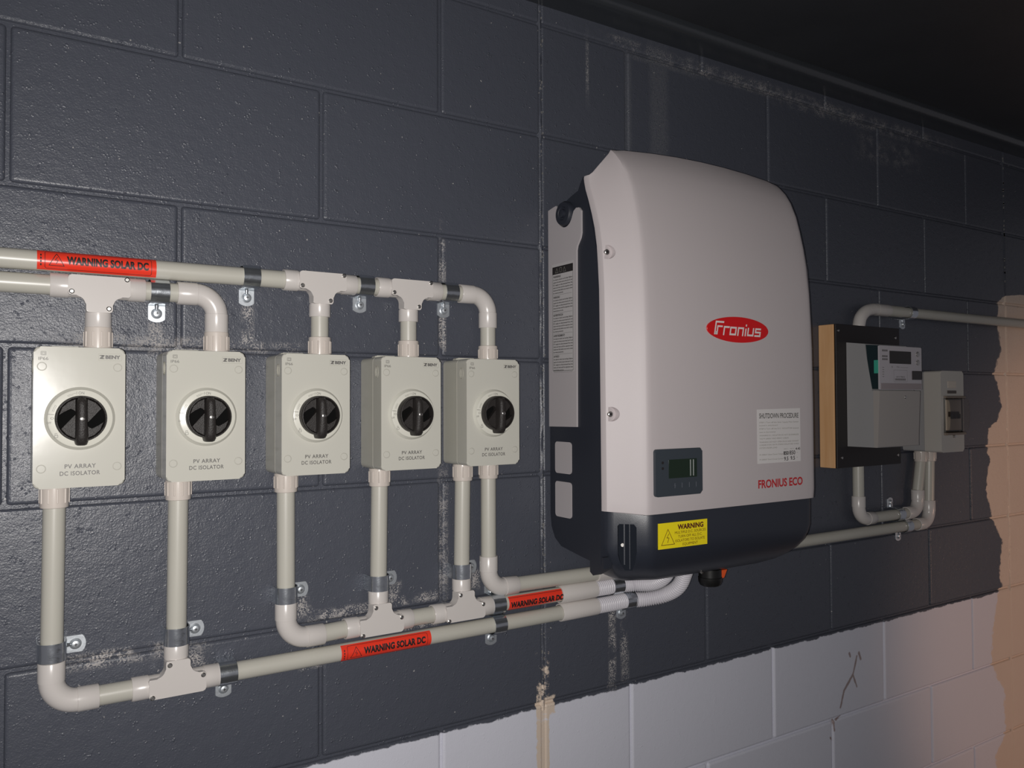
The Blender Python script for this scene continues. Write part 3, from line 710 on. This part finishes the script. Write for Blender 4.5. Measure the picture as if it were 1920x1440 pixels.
# information label on the left plate
LF = lambda a, b: (803.1, a, b)
mb = MB(oI); mb.poly([(27, -22), (89, -22), (89, 165), (27, 165)], lambda x, y, d: (d, x, y), 803.5, 803.3); lab = obj('information_label', mb, mat('label_grey_film', (0.47, 0.45, 0.45), 0.4), INV)
mb = MB(oI); flat(mb, [(29, 147), (88, 147), (88, 160), (29, 160)], LF); stroke(mb, rrect(29, 87.6, -20, 159.5, 2, 3), 0.7, LF, True)
put_text(mb, 'WARNING!', 31, 53, 141, 3.6, LF, 0.03)
heads = ((141, 'WARNING!', 5), (101, 'WARNUNG!', 5), (63, 'ADVERTENCIA!', 6), (22, 'AVERTISSEMENT!', 6), (-20 + 37, '', 0))
body = ('An electric shock can be fatal. Before', 'opening the device ensure that the AC and', 'DC supply are disconnected from the', 'device and wait until the capacitors have', 'discharged fully before any work is done', 'by trained personnel.')
yy = 141
for hd, nl in (('', 6), ('WARNUNG!', 5), ('ADVERTENCIA!', 6), ('AVERTISSEMENT!', 6), ('AVVISO!', 5)):
    if hd: put_text(mb, hd, 31, 31 + len(hd) * 2.35, yy, 3.4, LF, 0.03)
    for j in range(nl):
        yy -= 4.6; put_text(mb, body[j % 6], 31, 86 if j < nl - 1 else 60, yy, 2.5, LF, 0.02)
    yy -= 2.6; stroke(mb, [(31, yy), (85, yy)], 0.3, LF); yy -= 5.4
    if yy < -14: break
obj('label_print', mb, M_ink, lab)
mb = MB(oI); LG = lambda a, b: (802.9, a, b)
for k, xx in enumerate((42, 53, 64)):
    if k == 1: stroke(mb, rrect(xx - 3, xx + 3, 149.5, 157, 1, 2), 0.5, LG, True)
    else: stroke(mb, [(xx - 4, 149.5), (xx + 4, 149.5), (xx, 157)], 0.5, LG, True)
obj('label_symbols', mb, M_inkl, lab)
# charcoal lower housing
LV = [(-249, 209, 12, 100), (-256, 211, 12, 98), (-300, 210.5, 12, 97), (-314, 207.5, 14, 97), (-328, 202, 19, 97), (-342, 193, 28, 97), (-354, 181.5, 40, 96), (-365, 166, 56, 95), (-374, 146, 76, 94), (-380, 122, 98, 92), (-383, 100, 120, 90)]
rings = []
for v, wf_, s_, wb in LV:
    uo = 803 + s_; wo = min(160 + 0 * s_, wf_ - 8); uc_ = uo + 49; dr = 3.5
    wo = 160 - max(0, s_ - 20) * 0.75; wo = max(wo, wb + 2)
    half = [(uo, wb, v), (uo, wo - 2, v), (uo + 1.2, wo + 1.5, v)]
    for q in (.12, .5, .88): half.append((uo + 2 + 46 * q, wo + 2 + (wf_ - 4 - wo) * q, v))
    half += [(uc_ + 1, wf_ - 2, v), (uc_ + 6, wf_ - .6, v), (uc_ + 14, wf_, v)]
    rings.append(half + [(UC, wf_ + 1, v)] + [(mir(a), b, c) for a, b, c in reversed(half)])
mb = MB(oI); mb.loft(rings); hous = obj('lower_housing', mb, M_char, INV, 40)
# tapering screw slot cut through the bevelled corner of the housing
c0 = Vector((815, 160, 0)); dch = Vector((50, 49, 0)).normalized(); nch = Vector((-dch.y, dch.x, 0))
CH = lambda x, y, d: (c0.x + dch.x * x + nch.x * d, c0.y + dch.y * x + nch.y * d, y)
slot = [(19, -268), (16, -271), (16, -318), (20, -334), (26, -344), (38, -344), (43, -330), (46, -312), (46, -273), (42, -268)]
cut = MB(oI); cut.poly(slot, CH, -13, 25); boolean(hous, obj('cutter', cut, M_char, INV))
mb = MB(oI); flat(mb, [(x, y) for x, y in slot], lambda a, b: CH(a, b, -12.8)); obj('slot_shade_sheet', mb, M_slotshade, hous)  # near-black sheet over the slot floor, standing in for the shade inside
for x, yb, wd in ((26, -334, 1.0), (34.5, -341, 0.6)):
    mb = MB(oI); mb.poly([(x - wd, yb), (x + wd, yb), (x + wd, -268.5), (x - wd, -268.5)], CH, -13.5, -8); r_ = obj('slot_rib', mb, M_char, hous)
mb = MB(oI); a = CH(23, -303, -13); b = CH(23, -303, -9); mb.cyl(a, b, 3.4, 18, .6); obj('housing_screw', mb, M_steel, hous)
mb = MB(oI); mb.tube([(1024, 159, -369), (1024, 163, -371)], [3, 2.4], 14); obj('base_screw', mb, M_steel, hous)
# foot wedge, rear bottom
mb = MB(oI); mb.poly([(123, -322), (123, -350), (131, -355), (150, -345), (158, -340), (158, -322)], lambda x, y, d: (d, x, y), 808, 826, 0.8, 1); obj('support_foot', mb, M_chard, INV)
# rotary switch on the underside
mb = MB(oI); mb.tube([(1088, 118, -378), (1088, 118, -392), (1088, 118, -393), (1088, 118, -401), (1088, 118, -407), (1088, 118, -409)], [20.5, 20.5, 21.5, 21, 18, 14], 28)
sw_ = obj('base_switch_knob', mb, mat('switch_black_plastic', (0.008, 0.008, 0.008), 0.4), INV)
mb = MB(oI); mb.poly([(1107, -383), (1127, -383), (1119, -397), (1109, -399)], FR, 112, 124, .6, 1); obj('orange_tab', mb, M_orange, INV)
# display
mb = MB(oI); mb.poly(rrect(866, 969, -224.3, -149, 5), FR, 208, 217.5, 2.6, 3); dp = obj('display_unit', mb, M_disp, INV); dp['label'] = 'dark slate display module with small screen and four keys'
mb = MB(oI); mb.poly(rrect(894, 956, -196, -166, 1), FR, 217.2, 217.9); obj('lcd_screen', mb, M_lcd, dp)
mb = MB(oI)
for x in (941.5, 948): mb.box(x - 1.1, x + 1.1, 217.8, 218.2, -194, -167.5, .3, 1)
obj('lcd_glint_bar', mb, mat('lcd_painted_glint', (0.25, 0.27, 0.26), 0.15), dp)  # reflection streaks on the screen, imitated by pale bars
mb = MB(oI)
for i, x in enumerate((907, 922.5, 938.5, 954)): stroke(mb, [(x, -204), (x, -212)], 0.9, lambda a, b: (a, 217.75, b))
stroke(mb, [(905, -207), (909, -208.5)], .5, lambda a, b: (a, 217.75, b)); obj('key_mark', mb, mat('key_mark_grey', (0.16, 0.17, 0.20), 0.4), dp)
for v in (-170.5, -179.5, -189): 
    mb = MB(oI); mb.cyl((881, 217.2, v), (881, 218.1, v), 2.2, 16); obj('status_light', mb, M_ink if v > -185 else M_disp, dp)
# badge
cx, cy_ = 1063, 49.2; BF = lambda a, b: (a, 213.9, b)
mb = MB(oI); mb.poly(circ(cx, cy_, 76, 64, 22), FR, 211.3, 213.5, .4, 1); bd = obj('oval_badge', mb, M_logo, INV); bd['label'] = 'red oval badge reading Fronius in white'
def LT(x, y): return (cx - 61 + x + 0.20 * y, 213.9, cy_ - 9.5 + y)    # slanted letter space: x-height 13.5, cap 22
mb = MB(oI); k_ = 3.1
def ls(pts, w_=None): stroke(mb, pts, w_ or k_, LT)
ls([(2.2, -0.6), (2.2, 21), (21, 21)], 3.0); ls([(7.4, -0.6), (7.4, 13.6), (19, 13.6)], 2.8); ls([(4.8, -.6), (4.8, 5)], 3.4)
ls([(23.5, -1.2), (23.5, 13), (36, 13)])
stroke(mb, [(39, 1), (39, 12.6), (52, 12.6), (52, 1)], k_, LT, True)
ls([(58, -1), (58, 12.6), (70, 12.6), (70, -1)]); ls([(76.5, -1), (76.5, 12.5)]); ls([(76.5, 16), (76.5, 19.5)])
ls([(82.5, 14), (82.5, 1), (95.5, 1), (95.5, 14)]); ls([(114.5, 12.6), (101.5, 12.6), (101.5, 6.8), (113.5, 6.8), (113.5, .6), (99.5, .6)])
obj('badge_lettering', mb, M_white, bd)
mb = MB(oI); put_text(mb, 'FRONIUS ECO', 1108, 1227, -225, 13.6, lambda a, b: (a, 213.75, b), 0.032, 1.0); obj('model_lettering', mb, M_eco, INV)
# paper sticker
mb = MB(oI); mb.poly([(1106.5, -182.6), (1222.5, -182.3), (1222, -86.3), (1106.3, -88)], FR, 213.2, 213.7); ps = obj('notice_sticker', mb, M_paper, INV); ps['label'] = 'white paper notice headed SHUTDOWN PROCEDURE with handwritten figures'
PF = lambda a, b: (a, 214.0, b)
mb = MB(oI); put_text(mb, 'SHUTDOWN PROCEDURE', 1112, 1217, -103.5, 8.6, PF, 0.014, 0.98); obj('notice_heading', mb, M_inkg, ps)
mb = MB(oI)
for y, x1, s_ in ((-112, 1217, 'STEP 1 Turn off the Solar Supply Main Switch'), (-117.2, 1160, 'located in switchboard'), (-123.2, 1217, 'STEP 2 Turn off the D.C. ISOLATOR located'), (-129, 1155, 'next to the inverter'),
                  (-135, 1217, 'WARNING D.C. ISOLATOR DO NOT DE-ENERGIZE'), (-140.6, 1190, 'THE PV ARRAY AND ARRAY CABLES.'), (-146.6, 1217, 'WARNING DO NOT OPEN PLUG AND SOCKET'), (-151.6, 1217, 'CONNECTORS OR PV STRING ISOLATORS WHILE'), (-156.8, 1158, 'SYSTEM UNDER LOAD'),
                  (-168.5, 1174, 'PV ARRAY Open Circuit Voltage'), (-177, 1174, 'PV ARRAY Short Circuit Current')):
    put_text(mb, s_, 1112, x1, y, 2.5, PF, 0.0)
put_text(mb, 'INPUT 1', 1176, 1188, -160, 1.9, PF); put_text(mb, 'INPUT 2', 1193, 1204, -160, 1.9, PF); put_text(mb, 'V', 1211, 1213.5, -167.5, 2.2, PF); put_text(mb, 'A', 1211, 1213.5, -176, 2.2, PF)
obj('notice_print', mb, M_inkl, ps)
mb = MB(oI); put_text(mb, '850', 1175, 1189, -169.5, 6.2, PF, 0.03); put_text(mb, '850', 1191, 1207, -169.5, 7, PF, 0.012); put_text(mb, '9.5', 1176.5, 1188, -179.5, 6.5, PF, 0.014); put_text(mb, '9.5', 1194, 1206, -179, 6.5, PF, 0.014)
put_text(mb, '4.45', 1208, 1221, -161.5, 4.2, PF, 0.01); obj('handwriting', mb, M_ink, ps)
# yellow sticker
mb = MB(oI); mb.poly([(876, -308), (984, -309), (984.3, -267.5), (876.2, -267)], FR, 210.6, 212.2); ys = obj('warning_plate', mb, M_yel, INV); ys['label'] = 'yellow warning plate with black triangle on the charcoal base'
YF = lambda a, b: (a, 212.5, b)
mb = MB(oI); put_text(mb, 'WARNING', 917, 975, -279.5, 7.6, YF, 0.045, 1.03)
stroke(mb, [(882, -302), (910, -302), (896, -277.5)], 0.9, YF, True); stroke(mb, [(898, -284.5), (893.6, -291), (898, -291.4), (895, -299)], 0.9, YF)
for y, a, b, s_ in ((-286.5, 911, 980.5, 'MULTIPLE D.C. SOURCES'), (-293, 918, 972, 'TURN OFF ALL D.C.'), (-299.5, 912, 978, 'ISOLATORS TO ISOLATE'), (-306, 928, 962, 'EQUIPMENT')): put_text(mb, s_, a, b, y, 4.2, YF, 0.0)
obj('plate_print', mb, M_inkr, ys)

# ------------------------------------------------------------------ meter board and what hangs on it
oB2 = (1686, 0, -225)
MBD = thing('meter_board', oB2, 'black painted backing board on pine battens, between the inverter and the switch box', 'board')
for a, b in ((1564, 1600), (1773, 1809)):
    mb = MB(oB2); mb.box(a, b, .5, 39.5, -224.5, 98.5, 2.2, 2); obj('pine_batten', mb, M_pine, MBD)
mb = MB(oB2); mb.box(1566, 1809, 39.8, 44.5, -224, 98.5, .8, 1); obj('backing_board', mb, M_boardp, MBD)
for u, v in ((1575, 84), (1793, 76), (1583, -201), (1797, -203)):
    mb = MB(oB2); mb.tube([(u, 44, v), (u, 45.6, v), (u, 46.2, v)], [3.6, 3.2, 2], 14); obj('board_screw', mb, M_steel, MBD)
oM = (1682, 45, -176)
MT = thing('electricity_meter', oM, 'grey electricity meter with small screen and green side light on the black board', 'meter')
SD = lambda x, y, d: (d, x, y)
mb = MB(oM); mb.poly([(45, -176), (45, 58), (91, 52), (95, 20), (107, -48), (107, -52), (118, -52), (118, -176)], SD, 1603, 1762, 1, 1); obj('meter_base', mb, M_meter, MT)
mb = MB(oM); mb.poly([(110, -51.5), (124, -51.5), (125.2, -54), (119.5, -174.5), (117, -176), (110, -176)], SD, 1602.6, 1758, 1.2, 2); tcv = obj('terminal_cover', mb, mat('meter_cover_taupe', (0.40, 0.37, 0.35), 0.42), MT)
mb = MB(oM); mb.tube([(1700, 124, -66), (1700, 126.5, -66)], [4, 3], 14); obj('cover_screw', mb, M_steel, MT)
mb = MB(oM); mb.poly([(93, 50), (123, 47), (123.5, -48), (106, -48), (96, 18)], SD, 1603.5, 1763, 1, 1); bdy = obj('meter_body', mb, M_teal, MT)
mb = MB(oM); mb.poly(rrect(1603, 1763.5, -49.5, 46.5, 2), FR, 122, 125.5, .8, 1); fc_ = obj('faceplate', mb, M_mface, MT)
mb = MB(oM); mb.box(1602.7, 1604, 112, 122.5, -14, 15, .4, 1); gi = obj('green_window', mb, M_green, MT); gi['label'] = 'green side window'
mb = MB(oM); mb.box(1640, 1722, 125.2, 126, 8, 36, .3, 1); obj('meter_screen', mb, mat('meter_lcd_brown', (0.018, 0.014, 0.012), 0.15), fc_)
for v in (31, 12):
    mb = MB(oM); mb.tube([(1748, 125, v), (1748, 127.4, v), (1748, 128, v)], [6.5, 6, 4], 18); obj('round_button', mb, M_steel, fc_)
mb = MB(oM); mb.box(1724, 1761, 125.2, 128, -27, -7, 1.2, 1); obj('optical_port', mb, mat('port_dark_plastic', (0.03, 0.025, 0.024), 0.15), fc_)
mb = MB(oM); mb.box(1606, 1761, 125.2, 126.2, -48.5, -35.5, .6, 1); obj('lower_strip', mb, mat('meter_strip_mauve', (0.34, 0.29, 0.30), 0.4), fc_)
TF = lambda a, b: (a, 125.75, b)
mb = MB(oM)
for y, hh in ((34, 4), (21.5, 4), (15, 4)): 
    for j in range(4): flat(mb, [(1613 + j * 5.2, y), (1616.6 + j * 5.2, y), (1616.6 + j * 5.2, y + hh), (1613 + j * 5.2, y + hh)], TF)
for j, s_ in enumerate((1648, 1666, 1672)): put_text(mb, 'K7A'[j], s_, s_ + 4.5, -1, 3.4, TF)
stroke(mb, [(1680, 0), (1710, 0)], .5, TF)
put_text(mb, '2017865', 1664, 1697, -22.5, 3, TF); 
for j in range(14): flat(mb, [(1660 + j * 2.9, -29), (1661.6 + j * 2.9, -29), (1661.6 + j * 2.9, -24.5), (1660 + j * 2.9, -24.5)], TF)
for j in range(5): stroke(mb, [(1613, -1 - j * 5), (1619, -1 - j * 5)], 1.0, TF)
stroke(mb, rrect(1655, 1706, -32, -6, 1, 2), .4, TF, True)
mb2 = mb; obj('faceplate_print', mb2, M_inkg, fc_)

oS = (1937, 0, -198)
SW = thing('switch_enclosure', oS, 'cream switch enclosure with a clear window, right of the electricity meter', 'switch box')
mb = MB(oS); mb.poly(rrect(1889, 1987, -198, -3, 6), FR, .5, 56); obj('base_box', mb, M_meter, SW)
mb = MB(oS); mb.poly(rrect(1888, 1988, -198.5, -2.5, 6), FR, 57, 99, 2.2, 2); ld = obj('lid', mb, M_sw, SW)
mb = MB(oS); mb.box(1906, 1972, 98, 102, -146, -72, 1, 1); obj('breaker_body', mb, M_brk, SW)
mb = MB(oS); mb.box(1912, 1952, 101, 108, -113, -101, 1, 1)
for k in range(3): mb.box(1914 + k * 13, 1924 + k * 13, 106, 112, -118, -106, 1, 1)
obj('breaker_toggle', mb, mat('toggle_dark_brown', (0.03, 0.02, 0.016), 0.4), SW)
prw = [(99, -66), (110, -70), (114, -80), (116, -105), (114, -138), (110, -148), (99, -152)]
mb = MB(oS); mb.poly(prw, SD, 1898, 1982, 0); wn = obj('clear_window', mb, M_win, SW, 25)
for a, b in ((-68, -63), (-157, -151)):
    mb = MB(oS); mb.box(1898, 1982, 98.5, 108, a, b, 1.2, 1); obj('window_rim', mb, mat('window_rim_brown', (0.22, 0.17, 0.13), 0.2), SW)
mb = MB(oS); mb.tube([(1940, 99, -160), (1940, 104, -160)], [4, 3], 14); obj('latch_screw', mb, M_steel, SW)
mb = MB(oS); mb.box(1917, 1954, 98.8, 99.8, -44, -27, .4, 1)
for k in range(3): mb.box(1919, 1952, 99.6, 100.1, -31.5 - k * 5, -30 - k * 5)
obj('rating_label', mb, M_brk, ld)
mb = MB(oS); mb.box(1915, 1953, 98.8, 101, -57, -50, .6, 1); obj('lid_slot', mb, mat('slot_brown', (0.07, 0.05, 0.04), 0.3), ld)

# ------------------------------------------------------------------ conduits on the right
def bend(parent, o, pts, r, name='elbow_fitting', m=None):
    P = catmull(pts, 8); mb = MB(o); mb.tube(P, r, 24); return obj(name, mb, m or M_fit, parent)
oF = (1686, PW, 98); F_ = thing('conduit_run', oF, 'high conduit rising behind the meter board and running off to the right edge', 'conduit')
seg(F_, oF, (1686, PW, 60), (1686, PW, 108))
bend(F_, oF, [(1686, PW, 98), (1687, PW, 106), (1694, PW, 122), (1712, PW, 136), (1735, PW, 142.5), (1752, PW, 143.5), (1800, PW, 143.5)], 14.2)
mb = MB(oF); mb.tube([(1752, PW, 143.5), (1798, PW, 143.5), (1800, PW, 143.5)], [14.4, SR, SR - .5], 24); obj('socket', mb, M_fit, F_)
seg(F_, oF, (1798, PW, 143.5), (3500, PW, 143.5))
mb = MB(oF); mb.cyl((1800, PW, 143.5), (1858, PW, 143.5), 13.6, 24); obj('coupling', mb, M_pipe, F_)
oG = (1676, PW, -349); G_ = thing('conduit_run', oG, 'short U-shaped conduit from the meter board up to the cream switch enclosure', 'conduit')
seg(G_, oG, (1676, PW, -150), (1676, PW, -296)); elbow(G_, oG, 1676, -349, 1, 1, 30, 54); seg(G_, oG, (1728, PW, -349), (1866, PW, -349))
elbow(G_, oG, 1916, -349, -1, 1, 30, 54); seg(G_, oG, (1916, PW, -297), (1932, PW, -222)); adaptor(G_, oG, 1933, -199.5, -226)
oH = (1430, PW, -380); H_ = thing('conduit_run', oH, 'long low conduit from behind the inverter up to the cream switch enclosure', 'conduit')
seg(H_, oH, (1250, PW, -380), (1915, PW, -380)); elbow(H_, oH, 1964, -380, -1, 1, 30, 56); seg(H_, oH, (1964, PW, -326), (1969, PW, -222)); adaptor(H_, oH, 1969, -199.5, -226)
